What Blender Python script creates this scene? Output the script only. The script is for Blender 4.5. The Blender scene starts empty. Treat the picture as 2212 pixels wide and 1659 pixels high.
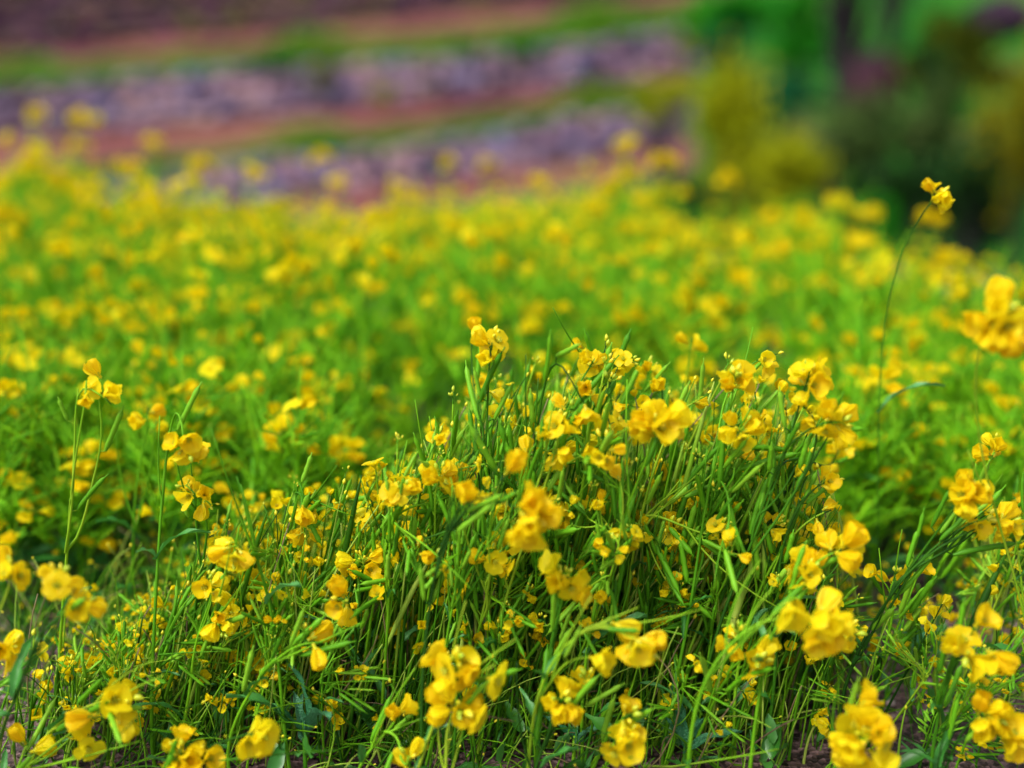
import bpy, math, random
import numpy as np
from mathutils import Vector, Matrix, Euler

S = bpy.context.scene
COL = S.collection
R = math.radians
random.seed(11)
rng = np.random.default_rng(11)

# ------------------------------------------------------------------ camera
H = 0.76
TH = R(15.0)
FPX = 2670.0            # focal length in pixels of a 2212 px wide picture
cam_d = bpy.data.cameras.new('camera')
cam = bpy.data.objects.new('camera', cam_d)
COL.objects.link(cam)
cam.location = (0, 0, H)
cam.rotation_euler = (R(90) - TH, 0, 0)
cam_d.sensor_width = 36
cam_d.lens = 36 * FPX / 2212
cam_d.clip_start = 0.02
cam_d.clip_end = 500
cam_d.dof.use_dof = True
cam_d.dof.focus_distance = 1.36
cam_d.dof.aperture_fstop = 1.1
S.camera = cam

# ------------------------------------------------------------------ light
SUN_EL, SUN_AZ = R(56), R(-125)      # azimuth measured from +Y towards +X
w = bpy.data.worlds.new('World')
S.world = w
w.use_nodes = True
nt = w.node_tree
bg = nt.nodes['Background']
sky = nt.nodes.new('ShaderNodeTexSky')
sky.sky_type = 'NISHITA'
sky.sun_disc = False
sky.sun_elevation = SUN_EL
sky.sun_rotation = SUN_AZ
sky.air_density = 1.0
sky.dust_density = 4.0
sky.ozone_density = 1.0
hs = nt.nodes.new('ShaderNodeHueSaturation')     # cloud cover: the blue of the sky greyed out
hs.inputs['Saturation'].default_value = 0.25
nt.links.new(sky.outputs[0], hs.inputs['Color'])
nt.links.new(hs.outputs[0], bg.inputs[0])
bg.inputs[1].default_value = 0.10
sd = bpy.data.lights.new('sun', 'SUN')
sd.energy = 1.5
sd.angle = R(14)
sd.color = (1.0, 0.95, 0.86)
sun = bpy.data.objects.new('sun', sd)
COL.objects.link(sun)
sv = Vector((math.sin(SUN_AZ) * math.cos(SUN_EL), math.cos(SUN_AZ) * math.cos(SUN_EL), math.sin(SUN_EL)))
sun.rotation_euler = sv.to_track_quat('Z', 'Y').to_euler()
sun.location = sv * 20
S.view_settings.view_transform = 'Standard'
S.view_settings.look = 'None'
S.view_settings.exposure = 1.15
S.view_settings.gamma = 1.0
S.cycles.max_bounces = 8
S.cycles.transparent_max_bounces = 8


def at(px, py, z):
    """picture point (2212 x 1659 grid) at depth z metres along the view axis"""
    xc = (px - 1106) / FPX * z
    yc = (829.5 - py) / FPX * z
    return np.array([xc, z * math.cos(TH) + yc * math.sin(TH), H - z * math.sin(TH) + yc * math.cos(TH)])


# ------------------------------------------------------------------ materials
def new_mat(name):
    m = bpy.data.materials.new(name)
    m.use_nodes = True
    return m, m.node_tree, m.node_tree.nodes['Principled BSDF']


def vary_mat(name, cols, rough=0.5, scale=30.0, transl=0.0, per='object', spec=0.5, bump=0.0, bscale=200.0, dist=0.3):
    """colour picked from a ramp by a mix of random-per-object (or island) and noise"""
    m, t, p = new_mat(name)
    N, L = t.nodes, t.links
    tc = N.new('ShaderNodeTexCoord')
    nz = N.new('ShaderNodeTexNoise')
    nz.inputs['Scale'].default_value = scale
    nz.inputs['Detail'].default_value = 3
    L.new(tc.outputs['Object'], nz.inputs['Vector'])
    if per == 'object':
        src = N.new('ShaderNodeObjectInfo').outputs['Random']
    else:
        src = N.new('ShaderNodeNewGeometry').outputs['Random Per Island']
    mx = N.new('ShaderNodeMix')
    mx.data_type = 'FLOAT'
    mx.inputs[0].default_value = 0.5
    L.new(src, mx.inputs[2])
    L.new(nz.outputs['Fac'], mx.inputs[3])
    r = N.new('ShaderNodeValToRGB')
    e = r.color_ramp.elements
    lo, hi = 0.5 - dist, 0.5 + dist
    while len(e) < len(cols):
        e.new(0.5)
    for i, c in enumerate(cols):
        e[i].position = lo + (hi - lo) * i / (len(cols) - 1)
        e[i].color = (*c, 1)
    L.new(mx.outputs[0], r.inputs[0])
    L.new(r.outputs[0], p.inputs['Base Color'])
    p.inputs['Roughness'].default_value = rough
    p.inputs['Specular IOR Level'].default_value = spec
    if bump:
        b = N.new('ShaderNodeBump')
        n2 = N.new('ShaderNodeTexNoise')
        n2.inputs['Scale'].default_value = bscale
        L.new(tc.outputs['Object'], n2.inputs['Vector'])
        L.new(n2.outputs['Fac'], b.inputs['Height'])
        b.inputs['Strength'].default_value = bump
        b.inputs['Distance'].default_value = 0.01
        L.new(b.outputs[0], p.inputs['Normal'])
    if transl:
        tr = N.new('ShaderNodeBsdfTranslucent')
        L.new(r.outputs[0], tr.inputs[0])
        ms = N.new('ShaderNodeMixShader')
        ms.inputs[0].default_value = transl
        L.new(p.outputs[0], ms.inputs[1])
        L.new(tr.outputs[0], ms.inputs[2])
        L.new(ms.outputs[0], N['Material Output'].inputs[0])
    return m


M = {}
M['petal'] = vary_mat('petal', [(.91, .67, .006), (.93, .76, .008), (.94, .85, .014)], .5, 60, .55, spec=.2)
M['petal_f'] = vary_mat('petal_far', [(.86, .64, .003), (.88, .74, .004), (.88, .80, .008)], .5, 60, .5, 'island', spec=.15)
M['sepal'] = vary_mat('sepal', [(.45, .52, .012), (.62, .60, .014)], .5, 80, .2)
M['bud'] = vary_mat('bud', [(.30, .46, .015), (.55, .58, .015), (.85, .62, .01)], .45, 20)
M['stem'] = vary_mat('stem', [(.012, .06, .003), (.05, .20, .004), (.15, .40, .008), (.28, .42, .02)], .55, 9, spec=.15, dist=.24)
M['pod'] = vary_mat('pod', [(.04, .18, .004), (.12, .38, .008), (.26, .52, .03)], .5, 14, .12, spec=.2)
M['leaf'] = vary_mat('leaf', [(.03, .18, .02), (.06, .27, .04), (.10, .32, .09)], .4, 25, .3, bump=.12, spec=.35)
M['stem_f'] = vary_mat('stem_far', [(.04, .20, .002), (.12, .37, .003), (.24, .52, .006)], .55, 9, 0, 'island', spec=.15)
M['weed'] = vary_mat('weed', [(.012, .06, .003), (.06, .22, .004), (.18, .42, .010), (.34, .44, .07)], .55, 7, .1, 'island', spec=.15, dist=.26)
M['weedleaf'] = vary_mat('weed_leaf', [(.03, .17, .02), (.07, .28, .03), (.12, .36, .10)], .35, 9, .25, 'island', spec=.5)
M['dry'] = vary_mat('dry_stem', [(.10, .07, .03), (.20, .15, .06), (.12, .05, .05)], .7, 9, 0, 'island')
M['stone'] = vary_mat('pebble', [(.04, .022, .025), (.12, .07, .07), (.26, .17, .17), (.50, .38, .37)], .45, 40, 0, 'island', dist=.35)


def soil_mat():
    m, t, p = new_mat('soil')
    N, L = t.nodes, t.links
    tc = N.new('ShaderNodeTexCoord')
    v = N.new('ShaderNodeTexVoronoi')
    v.inputs['Scale'].default_value = 140
    L.new(tc.outputs['Object'], v.inputs['Vector'])
    n = N.new('ShaderNodeTexNoise')
    n.inputs['Scale'].default_value = 9
    n.inputs['Detail'].default_value = 8
    L.new(tc.outputs['Object'], n.inputs['Vector'])
    mx = N.new('ShaderNodeMix')
    mx.data_type = 'FLOAT'
    mx.inputs[0].default_value = .55
    sep = N.new('ShaderNodeSeparateColor')
    L.new(v.outputs['Color'], sep.inputs[0])
    L.new(sep.outputs[0], mx.inputs[2])
    L.new(n.outputs['Fac'], mx.inputs[3])
    r = N.new('ShaderNodeValToRGB')
    e = r.color_ramp.elements
    e[0].position, e[0].color = .3, (.018, .009, .009, 1)
    e[1].position, e[1].color = .72, (.22, .13, .13, 1)
    k = e.new(.5)
    k.color = (.065, .036, .036, 1)
    L.new(mx.outputs[0], r.inputs[0])
    L.new(r.outputs[0], p.inputs['Base Color'])
    p.inputs['Roughness'].default_value = .6
    b = N.new('ShaderNodeBump')
    b.inputs['Strength'].default_value = .9
    b.inputs['Distance'].default_value = .004
    L.new(v.outputs['Distance'], b.inputs['Height'])
    L.new(b.outputs[0], p.inputs['Normal'])
    return m


M['soil'] = soil_mat()


def cover_mat(name, cols, scale, rough=.8, pos=None):
    m, t, p = new_mat(name)
    N, L = t.nodes, t.links
    tc = N.new('ShaderNodeTexCoord')
    n = N.new('ShaderNodeTexNoise')
    n.inputs['Scale'].default_value = scale
    n.inputs['Detail'].default_value = 5
    L.new(tc.outputs['Object'], n.inputs['Vector'])
    r = N.new('ShaderNodeValToRGB')
    e = r.color_ramp.elements
    while len(e) < len(cols):
        e.new(.5)
    for i, c in enumerate(cols):
        e[i].position = pos[i] if pos else .33 + .34 * i / (len(cols) - 1)
        e[i].color = (*c, 1)
    L.new(n.outputs['Fac'], r.inputs[0])
    L.new(r.outputs[0], p.inputs['Base Color'])
    p.inputs['Roughness'].default_value = rough
    p.inputs['Specular IOR Level'].default_value = .12
    return m


M['earth'] = cover_mat('red_earth', [(.09, .028, .034), (.17, .058, .055), (.16, .10, .04)], .35)
M['verge'] = cover_mat('verge_turf', [(.03, .09, .006), (.09, .15, .01), (.20, .15, .03)], .7)
M['slope'] = cover_mat('slope_turf', [(.010, .04, .008), (.012, .12, .008), (.05, .15, .012), (.06, .055, .03)], .45)
M['valley'] = cover_mat('valley_floor', [(.012, .02, .010), (.02, .045, .012), (.05, .05, .03)], .8)
M['wallcore'] = cover_mat('wall_core', [(.05, .035, .055), (.10, .07, .10)], 3)
M['wallstone'] = vary_mat('wall_stone', [(.05, .035, .065), (.16, .105, .19), (.25, .15, .19), (.13, .13, .25), (.36, .22, .24)], .85, .45, 0, 'island', dist=.22, spec=.1)
M['wallstone_d'] = vary_mat('wall_stone_dark', [(.03, .014, .035), (.07, .035, .06), (.14, .06, .08), (.09, .08, .03)], .85, .45, 0, 'island', dist=.22, spec=.1)
M['vblade'] = vary_mat('verge_blade', [(.03, .18, .006), (.07, .32, .006), (.18, .38, .01), (.30, .30, .02)], .6, 1, .25, 'island')
M['bark'] = cover_mat('bark', [(.012, .010, .014), (.035, .03, .03)], 5)


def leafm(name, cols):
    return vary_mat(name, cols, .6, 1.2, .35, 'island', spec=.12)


M['l_olive'] = leafm('leaf_olive', [(.06, .10, .008), (.15, .19, .008), (.26, .26, .012)])
M['l_yellow'] = leafm('leaf_yellow_green', [(.20, .26, .003), (.36, .40, .003), (.46, .46, .006)])
M['l_gold'] = leafm('leaf_gold', [(.08, .12, .004), (.22, .22, .004), (.36, .29, .006)])
M['l_green'] = leafm('leaf_green', [(.006, .12, .006), (.012, .28, .008), (.07, .40, .008)])
M['l_teal'] = leafm('leaf_teal', [(.004, .06, .03), (.006, .13, .05), (.02, .2, .04)])
M['l_grey'] = leafm('leaf_grey_green', [(.02, .05, .012), (.07, .14, .025), (.13, .18, .05)])
M['l_dark'] = leafm('leaf_dark', [(.008, .03, .008), (.018, .07, .012), (.03, .10, .015)])  # near-black: shade of the shaded bushes is put into the leaf colour


# ------------------------------------------------------------------ mesh tools
class MB:
    """collects vertices and faces, then links them as ONE mesh object"""

    def __init__(s):
        s.v, s.q, s.t, s.qm, s.tm, s.n = [], [], [], [], [], 0

    def add(s, v, q=None, t=None, mi=0):
        v = np.asarray(v, float)
        s.v.append(v)
        if q is not None and len(q):
            s.q.append(np.asarray(q, int) + s.n)
            s.qm.append(np.full(len(q), mi))
        if t is not None and len(t):
            s.t.append(np.asarray(t, int) + s.n)
            s.tm.append(np.full(len(t), mi))
        s.n += len(v)

    def arrays(s):
        v = np.concatenate(s.v)
        q = np.concatenate(s.q) if s.q else np.zeros((0, 4), int)
        t = np.concatenate(s.t) if s.t else np.zeros((0, 3), int)
        qm = np.concatenate(s.qm) if s.qm else np.zeros(0, int)
        tm = np.concatenate(s.tm) if s.tm else np.zeros(0, int)
        return v, q, t, qm, tm

    def add_arrays(s, arr, mat=None, mioff=None):
        v, q, t, qm, tm = arr
        if mat is not None:
            v = v @ mat[:3, :3].T + mat[:3, 3]
        s.v.append(v)
        if len(q):
            s.q.append(q + s.n)
            s.qm.append(qm if mioff is None else mioff[qm])
        if len(t):
            s.t.append(t + s.n)
            s.tm.append(tm if mioff is None else mioff[tm])
        s.n += len(v)

    def mesh(s, name, mats):
        v, q, t, qm, tm = s.arrays()
        me = bpy.data.meshes.new(name)
        me.vertices.add(len(v))
        me.vertices.foreach_set('co', v.astype(np.float32).ravel())
        li = np.concatenate([q.ravel(), t.ravel()]).astype(np.int32)
        me.loops.add(len(li))
        me.loops.foreach_set('vertex_index', li)
        tot = np.concatenate([np.full(len(q), 4), np.full(len(t), 3)]).astype(np.int32)
        st = np.concatenate([[0], np.cumsum(tot)[:-1]]).astype(np.int32)
        me.polygons.add(len(tot))
        me.polygons.foreach_set('loop_start', st)
        me.polygons.foreach_set('loop_total', tot)
        me.polygons.foreach_set('material_index', np.concatenate([qm, tm]).astype(np.int32))
        me.polygons.foreach_set('use_smooth', np.ones(len(tot), bool))
        for m in mats:
            me.materials.append(m)
        me.update(calc_edges=True)
        me.validate()
        return me

    def build(s, name, mats, parent=None, loc=(0, 0, 0)):
        return link(name, s.mesh(name, mats if isinstance(mats, (list, tuple)) else [mats]), parent, loc)


def link(name, me, parent=None, loc=(0, 0, 0), mat=None):
    o = bpy.data.objects.new(name, me)
    COL.objects.link(o)
    if parent:
        o.parent = parent
    if mat is not None:
        o.matrix_basis = mat
    else:
        o.location = loc
    return o


def tag(o, label=None, cat=None, group=None, kind=None):
    if label:
        o['label'] = label
    if cat:
        o['category'] = cat
    if group:
        o['group'] = group
    if kind:
        o['kind'] = kind
    return o


def tube(pts, rad, n=5, cap=True):
    pts = np.asarray(pts, float)
    k = len(pts)
    rad = np.broadcast_to(np.asarray(rad, float), (k,))
    d = np.gradient(pts, axis=0)
    d /= np.linalg.norm(d, axis=1)[:, None] + 1e-12
    ref = np.array([0.31, 0.2, 0.93]) if abs(d[0][2]) < .8 else np.array([1, .1, 0])
    a = np.cross(d, ref)
    a /= np.linalg.norm(a, axis=1)[:, None] + 1e-12
    b = np.cross(d, a)
    th = np.arange(n) * 2 * np.pi / n
    v = pts[:, None] + rad[:, None, None] * (np.cos(th)[None, :, None] * a[:, None] + np.sin(th)[None, :, None] * b[:, None])
    v = v.reshape(-1, 3)
    i = np.arange(k - 1)[:, None] * n
    j = np.arange(n)[None]
    q = np.stack([i + j, i + (j + 1) % n, i + n + (j + 1) % n, i + n + j], -1).reshape(-1, 4)
    t = []
    if cap:
        v = np.vstack([v, pts[-1]])
        e = len(v) - 1
        t = [[(k - 1) * n + x, (k - 1) * n + (x + 1) % n, e] for x in range(n)]
    return v, q, t


def bez(a, b, c, n, d=None):
    t = np.linspace(0, 1, n)[:, None]
    if d is None:
        return (1 - t) ** 2 * a + 2 * t * (1 - t) * b + t * t * c
    return (1 - t) ** 3 * a + 3 * t * (1 - t) ** 2 * b + 3 * t * t * (1 - t) * c + t ** 3 * d


def frame(axis, roll=0.0):
    z = np.asarray(axis, float)
    z = z / (np.linalg.norm(z) + 1e-12)
    r = np.array([0, 0, 1.]) if abs(z[2]) < .9 else np.array([1., 0, 0])
    x = np.cross(r, z)
    x /= np.linalg.norm(x)
    y = np.cross(z, x)
    c, s_ = math.cos(roll), math.sin(roll)
    return np.stack([c * x + s_ * y, -s_ * x + c * y, z], 1)


def mat4(R3, p, s=1.0):
    m = np.eye(4)
    m[:3, :3] = R3 * s
    m[:3, 3] = p
    return m


def grid_q(nu, nv):
    i = np.arange(nv - 1)[:, None] * nu
    j = np.arange(nu - 1)[None]
    return np.stack([i + j, i + j + 1, i + nu + j + 1, i + nu + j], -1).reshape(-1, 4)


def petal(L, W, p0, p1, cup, crump, az, g, nu=6, nv=8, claw=.3, twist=0.0):
    u = np.linspace(-1, 1, nu)
    v = np.linspace(0, 1, nv)
    # width profile: narrow claw, broad rounded limb
    s = np.clip((v - claw * .5) / (1 - claw * .5), 0, 1)
    wv = W * (.16 + .84 * np.sin(np.pi * np.clip(s, 0, 1) ** .8 * .62) ** 1.0)
    wv = wv * np.where(v > .86, np.sqrt(np.clip(1 - ((v - .86) / .17) ** 2, .12, 1)), 1)
    ph = p0 + (p1 - p0) * np.clip((v - .15) / .6, 0, 1) ** 1.2
    dv = L / (nv - 1)
    r = np.concatenate([[0], np.cumsum(np.sin(ph[1:]) * dv)]) + .0008
    z = np.concatenate([[0], np.cumsum(np.cos(ph[1:]) * dv)])
    UU, VV = np.meshgrid(u, v)
    X = UU * wv[:, None]
    nr, nz_ = np.cos(ph)[:, None], -np.sin(ph)[:, None]
    off = -cup * W * UU ** 2 * np.minimum(VV * 2, 1)
    a, b, c, d = g.uniform(0, 6.28, 4)
    off = off + crump * W * VV * (np.sin(3.1 * UU + 5 * VV + a) * .5 + np.sin(6.3 * UU - 4 * VV + b) * .3 + np.sin(9 * VV + c + 3 * UU) * .2)
    Rr = r[:, None] + off * nr
    Z = z[:, None] + off * nz_
    X = X + crump * W * .25 * np.sin(7 * VV + d)
    X = X + twist * VV * Rr
    ca, sa = math.cos(az), math.sin(az)
    P = np.stack([Rr * ca - X * sa, Rr * sa + X * ca, Z], -1).reshape(-1, 3)
    return P, grid_q(nu, nv)


def ellipsoid(L, W, n=6, m=5, base=0.0):
    t = np.linspace(0, 1, m)
    pr = W * np.sin(np.pi * np.clip(t, .04, .97)) ** .75
    return tube(np.stack([np.zeros(m), np.zeros(m), base + t * L], 1), pr, n)


def flower_arrays(kind, g, lo=False):
    b = MB()
    nu, nv = (3, 5) if lo else (7, 9)
    L = .0155
    a0 = g.uniform(0, 6.28)
    for k in range(4):
        az = a0 + k * np.pi / 2 + g.normal(0, .12)
        l = L * g.uniform(.9, 1.1)
        if kind == 'open':
            p = petal(l * 1.05, .0068 * g.uniform(.9, 1.1), .15, g.uniform(1.35, 1.75), g.uniform(-.15, .25), .10, az, g, nu, nv)
        elif kind == 'half':
            p = petal(l * 1.05, .0080, .12, g.uniform(.6, 1.1), g.uniform(.25, .5), .08, az, g, nu, nv)
        elif kind == 'bell':
            p = petal(l * 1.3, .0095, .12, g.uniform(.3, .48), g.uniform(.45, .6), .06, az, g, nu, nv, twist=.2)
        elif kind == 'closed':
            p = petal(l * 1.2, .0070, .14, g.uniform(.08, .22), g.uniform(.5, .7), .05, az, g, nu, nv)
        else:
            p = petal(l * 1.1, .0085, .15, g.uniform(.3, 1.2), g.uniform(.0, .5), .12, az, g, nu, nv, twist=g.normal(0, .3))
        b.add(p[0], p[1], mi=0)
    if not lo:
        for k in range(4):
            p = petal(.0065, .0014, .2, g.uniform(.3, .8), .4, .05, a0 + .78 + k * np.pi / 2, g, 3, 5)
            b.add(p[0], p[1], mi=1)
        if kind in ('open', 'half', 'crumple'):
            for k in range(6):
                az = k * 1.047 + g.uniform(-.2, .2)
                e = np.array([math.cos(az) * .0025, math.sin(az) * .0025, .0085 + g.uniform(0, .001)])
                v, q, t = tube(bez(np.array([0, 0, .001]), np.array([e[0] * .3, e[1] * .3, .006]), e, 4), [.0003, .0003, .0003, .0007], 4)
                b.add(v, q, t, 1)
            v, q, t = tube([[0, 0, .001], [0, 0, .009]], [.0007, .0006], 5)
            b.add(v, q, t, 1)
    v, q, t = ellipsoid(.003, .0013, 5, 4, -.001)
    b.add(v, q, t, 1)
    return b.arrays()


g0 = np.random.default_rng(3)
KINDS = ['open', 'half', 'bell', 'closed', 'crumple']
FL_ARR = {k: [flower_arrays(k, g0) for _ in range(4)] for k in KINDS}
FL_LO = {k: [flower_arrays(k, g0, True) for _ in range(3)] for k in KINDS}


def arr_mesh(name, arr, mats):
    b = MB()
    b.add_arrays(arr)
    return b.mesh(name, mats)


FL_ME = {k: [arr_mesh('flower', a, [M['petal'], M['sepal']]) for a in FL_ARR[k]] for k in KINDS}


def bud_arrays(g, L=.008):
    b = MB()
    v, q, t = ellipsoid(L, L * .27, 7, 7)
    v = v + np.stack([L * .12 * np.sin(v[:, 2] / L * 3), 0 * v[:, 2], 0 * v[:, 2]], 1)
    b.add(v, q, t, 0)
    return b.arrays()


BUD_ME = [arr_mesh('bud', bud_arrays(g0, l), [M['bud']]) for l in (.0065, .008, .010)]


def pod_arrays(g, L):
    b = MB()
    m = 12
    t = np.linspace(0, 1, m)
    bend = g.uniform(-.12, .12)
    pts = np.stack([bend * L * t ** 2, g.uniform(-.05, .05) * L * t ** 2, L * t], 1)
    r = .0031 * np.minimum(1, np.minimum(t * 7 + .45, (1 - t) * 4.5 + .2)) * (1 + .09 * np.sin(t * 46))
    r = np.where(t > .86, .0007, r)
    v, q, tt = tube(pts, r, 6)
    b.add(v, q, tt, 0)
    return b.arrays()


POD_ME = [arr_mesh('seed_pod', pod_arrays(g0, l), [M['pod']]) for l in (.04, .05, .06, .07)]
POD_ARR = [pod_arrays(g0, l) for l in (.04, .055)]


def leaf_arrays(L, W, g, nu=5, nv=10, droop=1.1):
    v = np.linspace(0, 1, nv)
    u = np.linspace(-1, 1, nu)
    wv = W * np.sin(np.pi * np.clip(v * .93 + .05, 0, 1)) ** .7 * (1 - .35 * v)
    ph = .35 + droop * v
    d = L / (nv - 1)
    y = np.concatenate([[0], np.cumsum(np.sin(ph[1:]) * d)])
    z = np.concatenate([[0], np.cumsum(np.cos(ph[1:]) * d)])
    UU, VV = np.meshgrid(u, v)
    edge = 1 + .16 * np.sin(VV * 26 + g.uniform(0, 6))
    X = UU * wv[:, None] * edge
    wob = W * .22 * np.sin(VV * 14 + UU * 2 + g.uniform(0, 6)) * np.abs(UU) + W * .35 * np.abs(UU)
    Y = y[:, None] - wob * np.cos(ph)[:, None]
    Z = z[:, None] + wob * np.sin(ph)[:, None]
    b = MB()
    b.add(np.stack([X, Y, Z], -1).reshape(-1, 3), grid_q(nu, nv))
    return b.arrays()


LEAF_ME = [arr_mesh('leaf', leaf_arrays(l, w_, g0, droop=dd), [M['leaf']]) for l, w_, dd in
           ((.09, .013, .9), (.11, .016, 1.2), (.07, .010, .5), (.13, .012, 1.3), (.05, .012, 1.4))]


M['blueleaf'] = vary_mat('blue_leaf', [(.02, .16, .05), (.05, .25, .10), (.11, .33, .17)], .33, 60, .2, bump=.5, bscale=400, spec=.5)
BLUE_ME = [arr_mesh('leaf', leaf_arrays(l, w_, g0, 7, 16, droop=dd), [M['blueleaf']]) for l, w_, dd in
           ((.09, .010, .9), (.10, .012, 1.5), (.07, .009, .3))]

# ------------------------------------------------------------------ flowering plants
def pick(g, mix):
    return mix[int(g.integers(len(mix)))]


WET = ['half', 'bell', 'crumple', 'closed', 'half', 'open', 'bell']


def make_cluster(root, tip, axis, nf, nb, rad, g, mix=WET, fs=1.0, parts=True, droop=0.3):
    """a flower head: pedicels in one mesh, each flower and each bud its child"""
    axis = np.asarray(axis, float)
    axis /= np.linalg.norm(axis)
    F = frame(axis, g.uniform(0, 6.28))
    b = MB()
    items = []
    if nf > 1 or nb:
        v, q, t = tube([[0, 0, 0], axis * .008], [.0011, .0008], 5)
    else:
        v, q, t = tube([axis * -.004, axis * .001], [.0008, .0007], 5)
    b.add(v, q, t)
    fl = .016 * fs
    for k in range(nf):
        if nf == 1 and not nb:
            d, org, end = axis, np.zeros(3), axis * .001
        else:
            az = k * 2.4 + g.normal(0, .3)
            el = g.uniform(.15, 1.15) if nf > 3 else g.uniform(.1, .9)
            d = F @ np.array([math.cos(az) * math.cos(el), math.sin(az) * math.cos(el), math.sin(el)])
            org = axis * (-.010 + .014 * k / max(1, nf))
            ln = max(.004, rad - fl * g.uniform(.75, 1.1))
            end = org + d * ln
        d2 = d + np.array([0, 0, -droop * g.uniform(0, 1.6)]) + g.normal(0, .25, 3)
        mid = (org + end) / 2 + np.array([0, 0, .15 * np.linalg.norm(end - org)])
        v, q, t = tube(bez(org, mid, end, 5), .0006, 4)
        b.add(v, q, t)
        items.append(('flower', pick(g, mix), end, d2, fs * g.uniform(.85, 1.15)))
    for k in range(nb):
        az = k * 2.4 + 1
        el = g.uniform(.4, 1.4)
        d = F @ np.array([math.cos(az) * math.cos(el), math.sin(az) * math.cos(el), math.sin(el)])
        org = axis * .007
        end = org + d * g.uniform(.003, .009)
        v, q, t = tube([org, (org + end) / 2, end], .0005, 4)
        b.add(v, q, t)
        items.append(('bud', None, end, d + axis * .6, g.uniform(.6, 1.1) * fs))
    cl = b.build('flower_cluster', [M['stem']], root, tip)
    for typ, kd, p, d, s in items:
        me = FL_ME[kd][int(g.integers(4))] if typ == 'flower' else BUD_ME[int(g.integers(3))]
        link(typ, me, cl, mat=Matrix(mat4(frame(d, g.uniform(0, 6.28)), p, s).tolist()))
    return cl


def add_pods(root, path, g, n, t0=.45, t1=.9, big=1.0):
    for k in range(n):
        t = t0 + (t1 - t0) * (k + g.uniform(0, .8)) / n
        i = int(t * (len(path) - 1))
        p = path[i]
        d = path[min(i + 1, len(path) - 1)] - path[i - 1]
        d /= np.linalg.norm(d) + 1e-9
        o = g.normal(0, 1, 3)
        o -= d * o.dot(d)
        o /= np.linalg.norm(o)
        ax = d * 1.2 + o * g.uniform(.2, .6)
        ax /= np.linalg.norm(ax)
        e = p + (o * .7 + d * .3) * .011
        yield p, e, ax, g.uniform(.7, 1.1) * big


def ctrl(a, c, bow, side):
    m = a * .45 + c * .55
    m = m + np.array([side, 0, bow])
    return m


def make_plant(name, tips, base, label, group, g, pods=4, leaves=3, rs=.0021, cat='flower plant', mix=WET, twigs=3):
    """tips: (point, n flowers, n buds, head radius, axis, flower size, arch)"""
    root = bpy.data.objects.new(name, None)
    root.empty_display_size = .02
    COL.objects.link(root)
    root.location = base
    tag(root, label, cat, group)
    B = np.zeros(3)
    st = MB()
    main = None
    ends = []
    for i, (P, nf, nb, rad, ax, fs, arch) in enumerate(tips):
        T = np.asarray(P) - base
        ax = np.asarray(ax, float)
        ax /= np.linalg.norm(ax)
        if i == 0:
            a, r0 = B - np.array([0, 0, .01]), rs
            Lh = np.linalg.norm(T)
            path = bez(a, a + np.array([g.normal(0, .015), g.normal(0, .015), Lh * .42]),
                       T - ax * Lh * (.22 if not arch else arch), 18, T)
            main = path
        else:
            j = int(len(main) * g.uniform(.35, .72))
            a, r0 = main[j], rs * .72
            Lb = np.linalg.norm(T - a)
            dd = main[j] - main[j - 1]
            dd /= np.linalg.norm(dd)
            path = bez(a, a + (dd + g.normal(0, .15, 3)) * Lb * .35, T - ax * Lb * (.3 if not arch else arch), 13, T)
        wob = np.sin(np.linspace(0, g.uniform(6, 11), len(path)) + g.uniform(0, 6)) * .0022
        wob[0] = wob[-1] = 0
        path = path + wob[:, None] * np.array([1, .4, 0])
        v, q, t = tube(path, np.linspace(r0, .0009, len(path)), 6)
        st.add(v, q, t)
        ends.append((path, i))
    for k in range(twigs):
        path = ends[int(g.integers(len(ends)))][0]
        j = int(len(path) * g.uniform(.15, .62))
        d = path[j] - path[j - 1]
        d /= np.linalg.norm(d)
        o = g.normal(0, 1, 3)
        L_ = g.uniform(.04, .14)
        e = path[j] + d * L_ + o * L_ * .14
        v, q, t = tube(bez(path[j], path[j] + d * L_ * .4 + o * L_ * .12, e, 6), np.linspace(.0014, .0006, 6), 5)
        st.add(v, q, t)
    podl = []
    for path, i in ends:
        n = pods if i == 0 else max(1, pods // 2)
        for p, e, ax_, s in add_pods(root, path, g, n):
            v, q, t = tube([p, (p + e) / 2, e], .0007, 4)
            st.add(v, q, t)
            podl.append((e, ax_, s))
    st.build('stem', [M['stem']], root)
    for e, ax_, s in podl:
        link('seed_pod', POD_ME[int(g.integers(4))], root, mat=Matrix(mat4(frame(ax_, g.uniform(0, 6)), e, s).tolist()))
    for k in range(leaves):
        j = int(len(main) * g.uniform(.05, .5))
        az = g.uniform(0, 6.28)
        Rz = np.array([[math.cos(az), -math.sin(az), 0], [math.sin(az), math.cos(az), 0], [0, 0, 1]])
        link('leaf', LEAF_ME[int(g.integers(5))], root, mat=Matrix((mat4(Rz, main[j], g.uniform(.35, .75)) @ np.diag([.7, 1, 1, 1])).tolist()))
    for (P, nf, nb, rad, ax, fs, arch) in tips:
        make_cluster(root, np.asarray(P) - base, ax, nf, nb, rad, g, mix, fs, droop=.3)
    return root


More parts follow.
